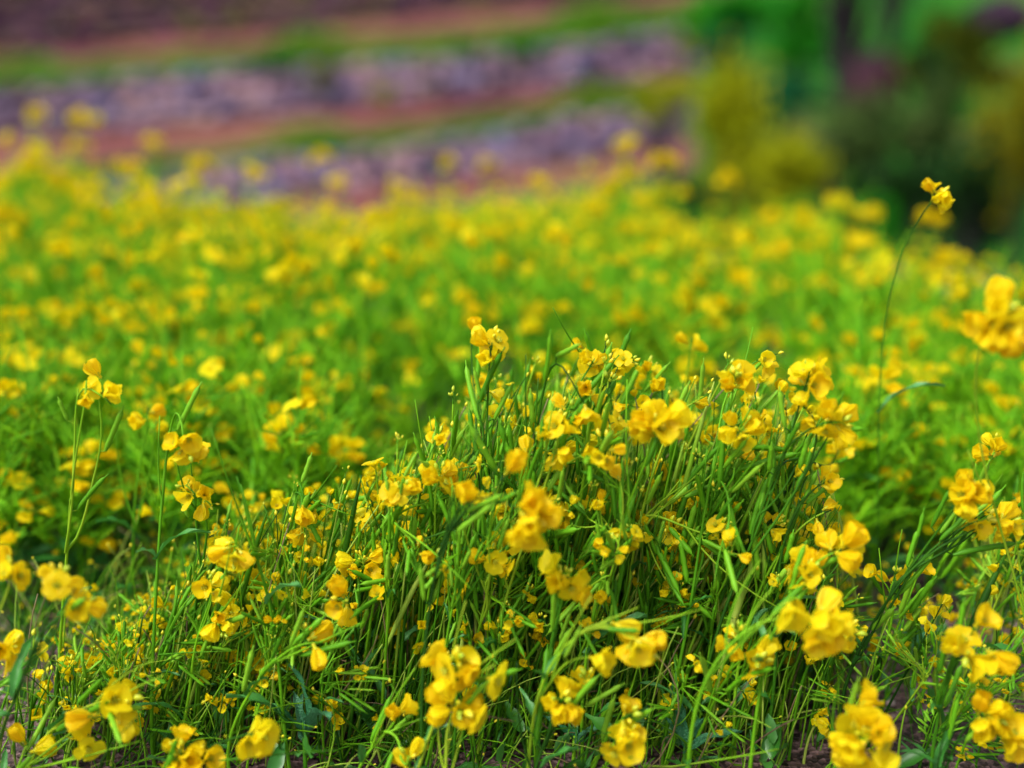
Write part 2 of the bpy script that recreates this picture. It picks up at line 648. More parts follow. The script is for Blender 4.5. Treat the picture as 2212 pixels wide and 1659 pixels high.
hg = np.random.default_rng(77)
ORD = ['', 'first', 'second', 'third', 'fourth', 'fifth', 'sixth', 'seventh', 'eighth', 'ninth', 'tenth', 'eleventh', 'twelfth', 'thirteenth',
       'fourteenth', 'fifteenth', 'sixteenth', 'seventeenth', 'eighteenth', 'nineteenth', 'twentieth', 'twenty-first', 'twenty-second',
       'twenty-third', 'twenty-fourth', 'twenty-fifth', 'twenty-sixth', 'twenty-seventh', 'twenty-eighth', 'twenty-ninth', 'thirtieth']
SEEN = set()
UP = (.15, 0, 1)
RT = (.9, -.1, .35)
LF = (-.8, -.1, .5)
DN = (.1, -.2, -1)
DR = (.7, -.2, -.55)

# (label, lean dx, pods, list of tips: px, py, depth, flowers, buds, width px, axis, flower size)
HERO = [
 ("tall plant with a stack of crowded yellow flowers, left peak of the sharp clump", -.05, 5, [(1062, 752, 1.32, 7, 2, 92, UP, 1.15), (1056, 846, 1.34, 1, 0, 40, RT, .9), (1022, 722, 1.45, 1, 0, 30, UP, .9)]),
 ("plant with four small bell flower heads along the top edge of the sharp clump", -.04, 6, [(1262, 752, 1.42, 1, 0, 40, LF, 1.1), (1305, 765, 1.4, 3, 0, 60, UP, .95), (1350, 785, 1.4, 3, 1, 60, RT, .95), (1400, 805, 1.44, 5, 2, 70, UP, .95)]),
 ("plant with one flat open four-petalled flower beside a knot of green buds", -.03, 5, [(1266, 836, 1.33, 1, 0, 45, (.0, -1, .35), 1.1), (1312, 838, 1.33, 0, 8, 30, UP, 1.2), (1320, 868, 1.33, 2, 0, 40, DN, .9)]),
 ("plant carrying one large hanging bell flower under the open four-petalled bloom", -.06, 4, [(1262, 872, 1.24, 1, 0, 60, (.35, -.3, -.8), 1.35)]),
 ("plant with two loose pale pointed blooms left of the hanging bell", -.08, 4, [(1205, 930, 1.26, 4, 1, 75, UP, 1.15), (1218, 980, 1.27, 2, 0, 45, DR, 1)]),
 ("plant with the biggest rounded clump of crumpled flowers in the middle of the sharp group", -.06, 4, [(1415, 930, 1.18, 10, 1, 112, (.2, -.4, .9), 1.3), (1265, 1000, 1.3, 1, 0, 40, UP, 1)]),
 ("lone squarish flower on a thin stalk standing above the sharp clump against the blur", -.05, 2, [(1492, 742, 1.55, 2, 0, 45, UP, 1.15)]),
 ("plant whose flower head has plump green buds above hanging yellow petals", -.06, 5, [(1585, 830, 1.26, 6, 6, 90, (.1, -.3, .9), 1.2), (1652, 772, 1.38, 2, 1, 50, RT, .95)]),
 ("plant with three veined yellow bells crossed by dark thin stems", -.05, 5, [(1600, 930, 1.28, 6, 0, 90, (.1, -.6, .5), 1.15)]),
 ("rightmost tall plant of the sharp clump, its column of flowers bending down to the right", -.12, 6, [(1745, 820, 1.26, 6, 1, 80, UP, 1.2), (1798, 912, 1.2, 7, 1, 92, (.8, -.3, .1), 1.25), (1738, 880, 1.26, 2, 1, 50, LF, 1.1), (1815, 965, 1.5, 3, 1, 60, UP, .9)]),
 ("plant with pale open flowers and upright buds at the right edge of the sharp clump", -.06, 4, [(1786, 1040, 1.32, 4, 0, 60, RT, .9), (1716, 1032, 1.34, 1, 0, 40, UP, .95), (1752, 1000, 1.36, 0, 7, 30, UP, 1)]),
 ("plant holding a single closed flower pointing right below the right edge flowers", -.07, 3, [(1780, 1107, 1.33, 2, 0, 60, RT, 1), (1665, 1135, 1.34, 3, 4, 50, RT, .9)]),
 ("thin plant with one upright closed bell standing left of the sharp clump", -.03, 2, [(812, 1015, 1.38, 1, 0, 35, (-.1, 0, 1), 1.2)]),
 ("plant with four round flowers around a yellow rosette, left shoulder of the clump", -.04, 4, [(862, 1065, 1.3, 6, 1, 92, (.1, -.6, .7), 1.1)]),
 ("plant with a ruffled flat topped yellow head next to the four round flowers", -.05, 4, [(947, 1038, 1.31, 5, 0, 75, UP, 1.05)]),
 ("near plant with a very large softly blurred drooping head in the centre of the photo", -.10, 2, [(1135, 1110, .96, 12, 1, 118, (.4, -.3, -.2), 1.25), (1092, 1025, 1.0, 1, 0, 60, (.3, 0, 1), 1.35), (1000, 1090, 1.05, 1, 0, 40, UP, 1.0)]),
 ("short plant with three small paired flowers right below the big blurred head", -.05, 3, [(1060, 1205, 1.3, 3, 0, 70, UP, 1), (1082, 1225, 1.3, 1, 0, 45, RT, 1)]),
 ("plant with an upward star flower, fat green buds and hanging petals near the centre", -.03, 4, [(1218, 1255, 1.16, 8, 6, 125, (0, -.3, 1), 1.15)]),
 ("plant with a pale feathery flower head in the middle right of the sharp stems", -.06, 5, [(1450, 1150, 1.36, 8, 4, 85, (.3, -.3, .8), .95), (1465, 1210, 1.37, 1, 0, 35, LF, .9)]),
 ("plant arching from lower left with a heavy hanging head and a hooded bell", -.12, 0, [(1378, 1385, 1.03, 10, 1, 100, (.8, -.2, -.5), 1.15), (1272, 1420, 1.06, 1, 0, 60, (1, -.3, .1), 1.25), (1320, 1345, 1.06, 1, 0, 60, (1, -.2, .1), 1.2)]),
 ("near plant with the biggest blurred windblown head in the lower right", -.12, 0, [(1765, 1345, .97, 13, 1, 125, (.9, -.2, -.2), 1.3), (1700, 1300, 1.0, 2, 0, 60, (-.8, -.2, -.4), 1.25)]),
 ("plant with large torn-looking flowers directly behind the windblown head", -.1, 3, [(1812, 1190, 1.15, 5, 2, 85, (.8, -.2, .3), 1.35), (1740, 1245, 1.2, 8, 3, 95, (.2, -.2, 1), 1.1), (1820, 1370, 1.22, 4, 1, 70, RT, 1.1)]),
 ("low plant with bell flowers and a ball of buds left of the windblown head", -.06, 3, [(1625, 1430, 1.18, 5, 2, 75, (.3, -.4, .3), 1.15), (1590, 1380, 1.2, 3, 4, 50, UP, 1)]),
 ("near plant with tall ragged upright petals and a fan of bells in the lower centre", -.05, 1, [(985, 1440, 1.05, 9, 3, 120, (0, -.5, .8), 1.3), (1050, 1465, 1.05, 1, 0, 55, (1, -.2, .1), 1.35)]),
 ("near plant with square cut petals and two lobed flowers under the ragged upright head", -.03, 1, [(988, 1530, 1.08, 6, 2, 105, (.2, -.6, .2), 1.3)]),
 ("plant with a forked pair of flowers and small green buds, lower centre", -.03, 2, [(1210, 1515, 1.14, 4, 1, 65, (.1, -.4, .4), 1.1), (1268, 1480, 1.17, 2, 4, 50, (0, -.3, 1), 1.1)]),
 ("low plant with two stacked ruffled heads at the bottom centre", -.05, 2, [(1348, 1550, 1.1, 3, 2, 60, (.2, -.4, .4), 1.2), (1350, 1600, 1.1, 6, 2, 85, (.2, -.3, .6), 1.15)]),
 ("near plant with the large round clump of open flowers at the bottom right", -.02, 1, [(1862, 1600, .98, 14, 3, 140, (0, -.7, .6), 1.25), (1850, 1530, 1.0, 2, 0, 60, (0, -.5, .8), 1.15)]),
 ("plant with a four-armed bloom of trumpet flowers over bare gravel at the right", -.01, 1, [(2082, 1408, 1.06, 3, 0, 70, (0, -1, .2), 1.3), (2105, 1355, 1.06, 1, 0, 50, (.4, -.2, .9), 1.45), (2130, 1405, 1.06, 1, 0, 50, (1, 0, -.1), 1.35)]),
 ("plant with a loose stack of pale flowers in the lower right corner", -.05, 2, [(2125, 1545, 1.1, 7, 2, 90, (.4, -.4, .4), 1.2), (2175, 1590, 1.1, 6, 2, 80, (.6, -.4, .2), 1.2)]),
 ("right edge plant with a round clump of overlapping petals above a lower side spray", -.10, 4, [(2090, 1065, 1.22, 9, 2, 88, (.1, -.5, .7), 1.2), (2112, 1125, 1.3, 3, 1, 50, RT, 1.05), (2168, 1130, 1.3, 5, 1, 62, (1, -.2, .1), 1.1), (2140, 1102, 1.32, 2, 0, 40, UP, .9)]),
 ("thin right edge plant with three small flowers above the round clump", -.04, 2, [(2148, 975, 1.4, 4, 0, 55, UP, 1), (2108, 1002, 1.42, 1, 0, 40, UP, .9)]),
 ("nearest flower head, large and blurred, cut off by the right edge of the photo", .10, 0, [(2150, 690, .82, 11, 2, 125, (.2, -.4, .5), 1.25)]),
 ("tall lone plant with a crinkled sharp head against the dark bushes at the right", -.03, 0, [(2022, 425, 1.46, 7, 0, 75, (.4, -.3, .6), 1.05)]),
 ("plant with a trio of small orange-yellow flowers standing in the blur at the left", -.08, 1, [(186, 838, 1.3, 2, 0, 50, UP, 1.05), (218, 818, 1.32, 1, 0, 40, UP, 1), (230, 862, 1.3, 2, 0, 55, (.6, -.3, -.5), 1.1)]),
 ("thin plant with one small cupped orange flower at the left", -.06, 0, [(318, 893, 1.5, 2, 0, 42, UP, 1.05)]),
 ("plant with a head of petals curling over left of the nodding blur", -.05, 1, [(398, 958, 1.3, 6, 0, 85, (.1, -.4, -.4), 1.15)]),
 ("plant with a small arched head above a straight pale stem at the left", -.02, 1, [(412, 1058, 1.34, 3, 0, 55, (-.4, -.2, .6), .95), (445, 1080, 1.34, 3, 0, 55, (.5, -.3, -.4), .95)]),
 ("plant with a blurred nodding head over two crossed brown stems", -.12, 0, [(602, 905, 1.75, 6, 0, 62, (0, -.1, .6), .95)]),
 ("plant whose arched stalk hangs a wide ruffled flower head upside down", .08, 0, [(505, 1192, 1.27, 9, 0, 85, (-.1, -.25, -1), 1.2)]),
 ("plant with four small hanging bells on purple stems left of centre", -.01, 3, [(655, 1105, 1.36, 2, 0, 45, DN, 1), (682, 1098, 1.36, 1, 0, 35, DN, 1), (658, 1150, 1.36, 3, 0, 50, DN, 1), (618, 1165, 1.36, 1, 1, 35, UP, .9)]),
 ("plant with one open star-like flower of long narrow petals left of centre", -.01, 2, [(745, 1298, 1.24, 3, 0, 75, (0, -1, .4), 1.15)]),
 ("plant with a dense low dome of small flowers beside a pale leaning stem", -.02, 3, [(785, 1218, 1.36, 10, 4, 90, (0, -.4, 1), .95)]),
 ("plant with a single two-lipped yellow flower pointing right at a side stalk with buds", -.09, 4, [(680, 1388, 1.2, 2, 0, 62, (1, -.2, .1), 1.25), (655, 1380, 1.22, 0, 4, 25, UP, .9)]),
 ("plant with a hooded bell over a row of hanging orange buds, lower left of centre", -.04, 3, [(455, 1265, 1.32, 3, 1, 60, (.2, -.3, 1), 1.1), (475, 1345, 1.32, 5, 2, 70, (.4, -.4, -.4), 1.05)]),
 ("plant with a thick double seed pod and a broad pale flower at the lower left", -.12, 3, [(258, 1508, 1.16, 3, 0, 85, (.8, -.3, .2), 1.3), (210, 1542, 1.16, 1, 0, 60, (-.7, -.3, -.2), 1.3), (250, 1550, 1.16, 1, 0, 40, DR, 1.1)]),
 ("plant with a pair of long flowers pointing right near the bottom left of centre", -.10, 1, [(548, 1585, 1.08, 4, 1, 85, (1, -.3, .3), 1.2)]),
 ("plant with a clump of small closed flowers at the very bottom, left of centre", -.02, 2, [(392, 1630, 1.14, 10, 3, 100, (0, -.4, 1), 1.1), (440, 1645, 1.15, 3, 0, 60, UP, 1.1)]),
 ("low plant with one orange flower over bare soil at the bottom centre left", -.02, 2, [(855, 1545, 1.2, 2, 0, 50, (.1, -.5, .8), 1.2), (880, 1648, 1.15, 3, 0, 55, UP, 1.1)]),
 ("left edge plant with a ragged sharp flower cut by the photo border", -.03, 1, [(12, 1398, 1.18, 3, 0, 60, RT, 1.2), (72, 1398, 1.3, 2, 1, 55, UP, 1)]),
 ("short plant with two small orange flowers near the bottom left corner", -.04, 2, [(60, 1610, 1.25, 2, 0, 50, UP, 1.1), (190, 1600, 1.2, 2, 0, 50, UP, 1.1)]),
 ("plant with a small pale cluster behind the lower left of centre bell", -.03, 3, [(575, 1430, 1.4, 9, 2, 95, (0, -.4, 1), .95)]),
 ("plant with a folded flower and pods just behind the hanging ruffled head", -.02, 3, [(560, 1250, 1.42, 3, 0, 55, RT, 1)]),
 ("near dark stemmed plant with an orange blurred head at the left edge", -.08, 0, [(128, 1255, .98, 5, 1, 62, UP, .9), (170, 1300, .98, 4, 0, 55, RT, .9)]),
 ("near plant with a low blurred head on the left edge beside the dark stemmed one", -.05, 0, [(20, 1240, 1.0, 5, 0, 60, UP, .95)]),
 ("small plant with a star flower and buds above the bare gravel at right", -.05, 4, [(1985, 1235, 1.38, 2, 0, 45, UP, 1), (1930, 1255, 1.38, 2, 6, 45, UP, .9), (1895, 1242, 1.36, 1, 0, 40, LF, 1)]),
 ("plant with a blurred wide head in the middle distance at the left", -.05, 0, [(275, 1052, 1.85, 7, 0, 85, UP, 1.5)]),
 ("plant with bright blurred petals catching light in the middle distance at upper left", -.1, 0, [(500, 735, 2.1, 8, 0, 70, UP, 1.5)]),
]
for i, (lab, dx, pods, tp) in enumerate(HERO):
    tips = []
    for (px, py, z, nf, nb, wpx, ax, fs) in tp:
        z0, z = z, (z if z > 1.3 else 1.3 + (z - 1.3) * .3)
        fs = fs * z / z0 * .98
        nf = nf if nf < 5 else int(round(nf * .8))
        nb = nb + (2 if nf > 2 else 0)
        P = at(px, py, z)
        arch = None
        if ax[2] < 0:
            arch = .45
        tips.append((P, nf, nb, wpx / 2 / FPX * z, ax, fs, arch))
    P0 = tips[0][0]
    base = np.array([P0[0] + dx + hg.normal(0, .01), P0[1] + hg.uniform(-.03, .06), 0.])
    if 'arched stalk' in lab:
        base[0] = at(600, 1400, 1.27)[0]
    make_plant('rapeseed_plant', tips, base, lab, 'rapeseed plants in the field', hg, pods=pods, leaves=2,
               rs=.0008 if 'lone plant' in lab else .0014 if 'nearest' in lab else .0023, twigs=0 if 'lone plant' in lab else 3)

NHERO = len(HERO)
MARKS = ["stacked left peak head", "spray of four bell heads", "flat four-petalled flower", "large hanging bell", "pale pointed blooms", "biggest crumpled clump",
         "lone squarish flower", "head with plump green buds", "three veined bells", "rightmost tall flower column", "pale edge flowers", "single flower pointing right",
         "thin upright closed bell", "four round flowers", "ruffled flat topped head", "big blurred central head", "three small paired flowers", "upward star flower",
         "pale feathery head", "hanging head with hooded bell", "biggest windblown head", "large torn-looking flowers", "bells with ball of buds", "tall ragged petals",
         "square cut petals", "forked flower pair", "two stacked ruffled heads", "round clump at bottom right", "four-armed trumpet bloom", "pale lower right stack",
         "round right edge clump", "three small right edge flowers", "nearest large right edge head", "lone tall crinkled head", "small orange trio", "small cupped orange flower",
         "head curling over left", "small arched head", "nodding head on crossed stems", "wide upside down head", "four small hanging bells", "star-like flower of narrow petals",
         "dense low flower dome", "two-lipped yellow flower", "hooded bell over orange buds", "thick double seed pod", "pair of long flowers", "bottom clump of closed flowers",
         "orange flower over bare soil", "ragged left edge flower", "two orange corner flowers", "small pale cluster", "folded flower with pods", "dark stemmed blurred head",
         "low blurred left edge head", "star flower on gravel edge", "wide blurred left head", "bright blurred upper left petals"]
assert len(MARKS) == NHERO
LOOK = ['slender', 'thin', 'wispy', 'bushy', 'upright', 'leaning', 'sparse', 'twiggy']


def unique(what, px, py, rel=None, words=None):
    """a label from the plant's look and the landmark flower heads nearest to it in the picture"""
    near = sorted(range(NHERO), key=lambda i: (HERO[i][3][0][0] - px) ** 2 + (HERO[i][3][0][1] - py) ** 2)
    for i in near[:14]:
        hx, hy = HERO[i][3][0][:2]
        side = rel or ('right of' if px > hx + 22 else 'left of' if px < hx - 22 else 'below' if py > hy else 'above')
        for pre in (('',) if rel is None else ('', 'just right of and ', 'just left of and ')):
            lb = f"{what}, {pre}{side} the {MARKS[i]}"
            if lb not in SEEN:
                SEEN.add(lb)
                return lb
    return f"{what}, {side} the {MARKS[near[0]]}"


# ---- filler plants of the sharp clump: prototypes, then copies
def copy_tree(o, parent=None):
    c = o.copy()
    COL.objects.link(c)
    c.parent = parent
    for ch in KIDS[o]:
        copy_tree(ch, c)
    return c


KIDS = {}


def index(o):
    KIDS[o] = list(o.children)
    for ch in KIDS[o]:
        index(ch)


pg = np.random.default_rng(5)
protos = []
for k in range(16):
    nt_ = int(pg.integers(4, 8))
    hgt = .42
    tips = []
    for j in range(nt_):
        a = pg.uniform(0, 6.28)
        rr = pg.uniform(.01, .075) if j else .01
        P = np.array([rr * math.cos(a), rr * math.sin(a), hgt * (1 if j == 0 else pg.uniform(.5, .98))])
        fs = pg.uniform(.65, 1.0)
        typ = pg.random()
        if typ < .3:
            tips.append((P, 0, int(pg.integers(2, 6)), .01, (pg.normal(0, .25), pg.normal(0, .25), 1), .7, None))
        elif typ < .6:
            tips.append((P, 1, int(pg.integers(0, 3)), .014, (pg.normal(0, .6), pg.normal(0, .6), .8), fs + .15, None))
        else:
            tips.append((P, int(pg.integers(2, 5)), int(pg.integers(0, 4)), .018, (pg.normal(0, .3), pg.normal(0, .3), 1), fs, None))
    r_ = make_plant('rapeseed_plant', tips, np.zeros(3), 'x', 'rapeseed plants in the field', pg, pods=6, leaves=2, rs=.0025, twigs=9)
    protos.append(r_)
bpy.context.view_layer.update()
for r_ in protos:
    index(r_)

OUT = [(-200, 1480), (0, 1440), (250, 1340), (400, 1180), (520, 1060), (700, 1010), (860, 960), (960, 850), (1040, 800), (1150, 765), (1500, 775), (1700, 790),
       (1770, 900), (1830, 1130), (1900, 1240), (2050, 1250), (2110, 1120), (2212, 1010), (2400, 1000)]
ox = [a for a, b in OUT]
oy = [b for a, b in OUT]
LAB_N = "thin rapeseed plant with small flowers, buds and pods, one stem among many in the sharp green tangle"
used = set()
nfill = 0
tries = 0
while nfill < 165 and tries < 5000:
    tries += 1
    px = pg.uniform(-60, 2280)
    z = pg.uniform(1.28, 1.6)
    top = np.interp(px, ox, oy)
    if 1830 < px < 2212 and pg.random() < .68:
        continue
    py = top + abs(pg.normal(0, 1)) * 330
    if py > 1620:
        continue
    P = at(px, py, z)
    if P[2] < .06 or P[2] > .5:
        continue
    lean = pg.normal(.22, .10)
    leany = pg.normal(0, .10)
    h_ = P[2] / math.cos(lean) / math.cos(leany)
    k = int(pg.integers(16))
    if k in used:
        o = copy_tree(protos[k])
    else:
        o = protos[k]
        used.add(k)
    s = h_ / .42
    sxy = max(.65, min(1.0, s * .95))
    Rm = Matrix.Rotation(lean, 4, 'Y') @ Matrix.Rotation(leany, 4, 'X') @ Matrix.Rotation(pg.uniform(0, 6.28), 4, 'Z')
    Tm = Matrix.Translation((P[0] - math.sin(lean) * h_, P[1] + math.sin(leany) * h_, -.004))
    # uneven z scale kept mild so the flowers keep their shape
    o.matrix_basis = Tm @ Rm @ Matrix.Diagonal((max(sxy, s * .75), max(sxy, s * .75), s, 1))
    ncl = sum(1 for c_ in KIDS[protos[k]] if c_.name.startswith('flower_cluster'))
    big = 'tall' if h_ > .34 else 'short' if h_ < .2 else 'middling'
    lw = 'leaning left' if lean < .0 else 'upright' if lean < .14 else 'leaning right' if lean < .27 else 'strongly slanting'
    tag(o, unique(f"{big} {lw} plant with {['', 'one', 'two', 'three', 'four', 'five', 'six', 'seven', 'eight'][ncl]} small heads", px, py), 'flower plant', 'rapeseed plants in the field')
    nfill += 1

# ------------------------------------------------------------------ the blurred field behind
def far_plant(g, h, heads, green=False, full=False):
    """returns (stem arrays, list of cluster arrays with tip)"""
    st = MB()
    cl = []
    main = bez(np.zeros(3), np.array([0, 0, h * .5]), np.array([.02, 0, h]), 9)
    for j in range(heads):
        if j == 0:
            path = main
        else:
            a = main[int(g.integers(3, 7))]
            az = g.uniform(0, 6.28)
            rr = g.uniform(.02, .085)
            T = np.array([rr * math.cos(az), rr * math.sin(az), h * g.uniform(.5, .99)])
            path = bez(a, a + (T - a) * np.array([.7, .7, .4]), T, 7)
        v, q, t = tube(path, np.linspace(.0026 if j == 0 else .002, .0011, len(path)), 4)
        st.add(v, q, t, 0)
        for k in range(4):
            i = int(g.integers(2, len(path) - 1))
            d = frame(np.array([g.normal(0, .6), g.normal(0, .6), 1]), 0)
            st.add_arrays(POD_ARR[int(g.integers(2))], mat4(d, path[i], g.uniform(.8, 1.2)))
        c = MB()
        nf = int(g.integers(2, 5)) if not green else int(g.random() < .5) * int(g.integers(1, 4))
        nf = int(g.integers(8, 12)) if full else nf
        for k in range(7 if green else 3):
            i = int(g.integers(1, len(path)))
            d = np.array([g.normal(0, .5), g.normal(0, .5), 1])
            v, q, t = tube([path[i], path[i] + d * .03, path[i] + d * g.uniform(.05, .11)], [.0018, .0014, .0007], 4)
            st.add(v, q, t, 0)
        for k in range(nf):
            az, el = g.uniform(0, 6.28), g.uniform(.0, 1.3)
            d = np.array([math.cos(az) * math.cos(el), math.sin(az) * math.cos(el), math.sin(el)])
            c.add_arrays(FL_LO[pick(g, WET)][int(g.integers(3))], mat4(frame(d + g.normal(0, .2, 3)), d * g.uniform(.003, .011) * (1.7 if full else 1), g.uniform(1.05, 1.45)))
        v, q, t = tube([[0, 0, -.004], [0, 0, .006]], [.0011, .0009], 4)
        c.add(v, q, t, 1)
        cl.append((path[-1], c.arrays()))
    for k in range(2):
        az = g.uniform(0, 6.28)
        Rz = np.array([[math.cos(az), -math.sin(az), 0], [math.sin(az), math.cos(az), 0], [0, 0, 1]])
        st.add_arrays(leaf_arrays(.10, .012, g, 3, 6), mat4(Rz, main[int(g.integers(1, 5))]), np.array([1]))
    return st.arrays(), cl


fg = np.random.default_rng(9)
FARD = [far_plant(fg, .46, int(fg.integers(3, 6))) for _ in range(12)]
FARD += [far_plant(fg, .46, int(fg.integers(4, 7)), True) for _ in range(6)]
FARD += [far_plant(fg, .46, 1 + _ // 3, full=True) for _ in range(4)]
farp = []
for st, cl in FARD:
    root = bpy.data.objects.new('rapeseed_plant', None)
    root.empty_display_size = .02
    COL.objects.link(root)
    b = MB()
    b.add_arrays(st)
    b.build('stem', [M['stem_f'], M['leaf']], root)
    for tip, ca in cl:
        b = MB()
        b.add_arrays(ca)
        b.build('flower_cluster', [M['petal_f'], M['sepal']], root, tip)
    farp.append(root)
bpy.context.view_layer.update()
for r_ in farp:
    index(r_)

# skyline of the field in the photograph (top of ordinary plants)
SKX = [-300, 0, 120, 300, 560, 700, 900, 1100, 1300, 1430, 1500, 1600, 1700, 1900, 2050, 2212, 2500]
SKY = [400, 400, 400, 420, 480, 480, 450, 440, 470, 470, 530, 500, 470, 560, 560, 640, 700]
spots = []
# tall named ones that rise above the skyline
TALL = [(90, 248, 3.6), (210, 257, 3.6), (430, 335, 3.3), (528, 372, 3.2), (975, 355, 3.5), (262, 365, 3.2), (50, 352, 3.3), (1365, 320, 3.3), (1428, 355, 3.1),
        (703, 335, 3.9), (1158, 398, 3.4), (850, 405, 3.6), (742, 398, 3.3), (1345, 372, 3.3), (1560, 385, 3.2), (1830, 445, 2.8), (2000, 480, 2.7), (1065, 360, 4.0),
        (325, 315, 4.0), (140, 320, 3.8), (590, 450, 3.1), (1390, 440, 3.0), (1650, 470, 3.0), (1740, 480, 3.0), (1905, 470, 2.8), (2070, 560, 2.5)]
TLAB = "taller rapeseed plant whose blurred head stands above the far edge of the field"
for (px, py, z) in TALL:
    P = at(px, py, z)
    spots.append((P[0], P[1], P[2], TLAB, z, px, 0))
def inrand(n, z0, z1, x0, x1, lab, top_off=0, dens=1.0):
    c = 0
    while c < n:
        px = fg.uniform(x0, x1)
        z = z0 + (z1 - z0) * fg.random() ** 1.0
        sk = np.interp(px, SKX, SKY) + fg.normal(18, 30)
        h_ = fg.normal(.385, .045)
        P = at(px, 900, z)
        xw, yw = (px - 1106) / FPX * z, z * math.cos(TH)
        # picture height of the tip
        zz = yw * math.cos(TH) + (H - h_) * math.sin(TH)
        yc = -yw * math.sin(TH) * -1 * 0 + (yw * math.sin(TH) - (H - h_) * math.cos(TH))
        ypix = 829.5 - yc / zz * FPX
        if ypix < sk - 10 * fg.random():
            h_ -= (sk - ypix) * zz / FPX
            if h_ < .26:
                c += .02
                continue
        spots.append((xw, yw, h_, lab, z, px, int(fg.random() < (.6 if z < 2.8 else .3 if z < 3.4 else .08))))
        c += 1
inrand(260, 2.1, 3.0, -150, 2360, None)
inrand(400, 2.8, 5.2, -150, 2360, None)
for k in range(70):        # loose sprigs that break the skyline of the field
    px = fg.choice([fg.uniform(-100, 650), fg.uniform(1250, 1480), fg.uniform(600, 2250)])
    z = fg.uniform(3.0, 4.6)
    P = at(px, np.interp(px, SKX, SKY) - abs(fg.normal(0, 42)), z)
    spots.append((P[0], P[1], min(P[2], .62), None, z, px, 0))
for k in range(420):
    side = k < 200
    z = fg.uniform(1.62, 2.1) if side else fg.uniform(1.85, 2.7)
    px = fg.uniform(-100, 2320)
    if side:
        px = fg.uniform(-100, 780) if k % 3 else fg.uniform(1800, 2300)
    if 950 < px < 1780 and fg.random() < .5:
        continue
    spots.append(((px - 1106) / FPX * z, z * math.cos(TH), fg.uniform(.22, .36), None, z, px, 1))
# the 300 individually modelled ones: heroes + fillers + the nearest of these
spots_t = [s for s in spots if s[3]]
spots_r = sorted([s for s in spots if not s[3]], key=lambda s: s[4])
n_ind = max(0, 298 - NHERO - nfill - len(spots_t))
usedf = set()
stuff = MB()
LAB_M = "leafy rapeseed plant in bloom, softly blurred, in the middle of the yellow mass behind the sharp clump"


def tall_label(s):
    order = sorted(q[5] for q in spots_t)
    k = order.index(s[5]) + 1
    return f"tall blurred plant above the far field edge, {ORD[k]} from the left"


def mid_label(s):
    px = s[5]
    what = 'blurred green plant with pods' if s[6] else 'blurred plant in full bloom'
    py = 829.5 - (s[4] * math.sin(TH) - (H - s[2]) ) / s[4] * FPX
    return unique(what, px, 900, 'behind')


def far_matrix(s):
    xw, yw, h_, lab, z = s[:5]
    lean = fg.normal(.14, .10)
    leany = fg.normal(0, .08)
    return (Matrix.Translation((xw - math.sin(lean) * h_, yw, -.004)) @ Matrix.Rotation(lean, 4, 'Y') @ Matrix.Rotation(leany, 4, 'X')
            @ Matrix.Rotation(fg.uniform(0, 6.28), 4, 'Z') @ Matrix.Diagonal((max(.92, h_ / .46), max(.92, h_ / .46), h_ / .46, 1)))


for i, s in enumerate(spots_t + spots_r[:n_ind]):
    k = 18 + i % 4 if s[3] else 12 + i % 6 if s[6] else i % 12
    if k in usedf:
        o = copy_tree(farp[k])
    else:
        o = farp[k]
        usedf.add(k)
    o.matrix_basis = far_matrix(s)
    tag(o, tall_label(s) if s[3] else mid_label(s), 'flower plant', 'rapeseed plants in the field')
for k_, r_ in enumerate(farp):
    if k_ not in usedf:
        for ch in KIDS[r_]:
            bpy.data.objects.remove(ch)
        bpy.data.objects.remove(r_)
remap_st = np.array([0, 1])
remap_cl = np.array([2, 3])
for s in spots_r[n_ind:]:
    k = 12 + int(fg.integers(6)) if s[6] else int(fg.integers(12))
    m = np.array(far_matrix(s))
    st, cl = FARD[k]
    stuff.add_arrays(st, m, remap_st)
    for tip, ca in cl:
        mm = m @ mat4(np.eye(3), tip)
        stuff.add_arrays(ca, mm, remap_cl)
o = stuff.build('rapeseed_field', [M['stem_f'], M['leaf'], M['petal_f'], M['sepal']])
tag(o, 'far mass of blurred yellow rapeseed in bloom reaching to the field edge', 'flower field', kind='stuff')

# ------------------------------------------------------------------ ground
def field_edge(x):
    return 5.4 - .55 * np.clip(x, -3, 3)


def ground_h(x, y):
    d = y - field_edge(x)
    h_ = -3.0 * np.clip(d / 2.5, 0, 1) ** 1.3
    return h_


gx = np.concatenate([np.linspace(-60, -6, 12, endpoint=False), np.linspace(-6, 6, 49), np.linspace(6, 60, 13)[1:]])
gy = np.concatenate([np.linspace(-8, 1, 10, endpoint=False), np.linspace(1, 10, 61), np.linspace(10, 70, 15)[1:]])
GX, GY = np.meshgrid(gx, gy)
GZ = ground_h(GX, GY) + np.where(GY < field_edge(GX), .006 * np.sin(GX * 9) * np.sin(GY * 7 + GX * 3), 0) - .006
b = MB()
b.add(np.stack([GX, GY, GZ], -1).reshape(-1, 3), grid_q(len(gx), len(gy)))
me = b.mesh('ground', [M['soil'], M['valley']])
cen = np.zeros(len(me.polygons) * 3)
me.polygons.foreach_get('center', cen)
cen = cen.reshape(-1, 3)
me.polygons.foreach_set('material_index', (cen[:, 1] > field_edge(cen[:, 0]) + .2).astype(np.int32))
o = link('ground', me)
tag(o, 'purple brown gravelly soil of the flower field', 'ground', kind='structure')

# pebbles
ico = None


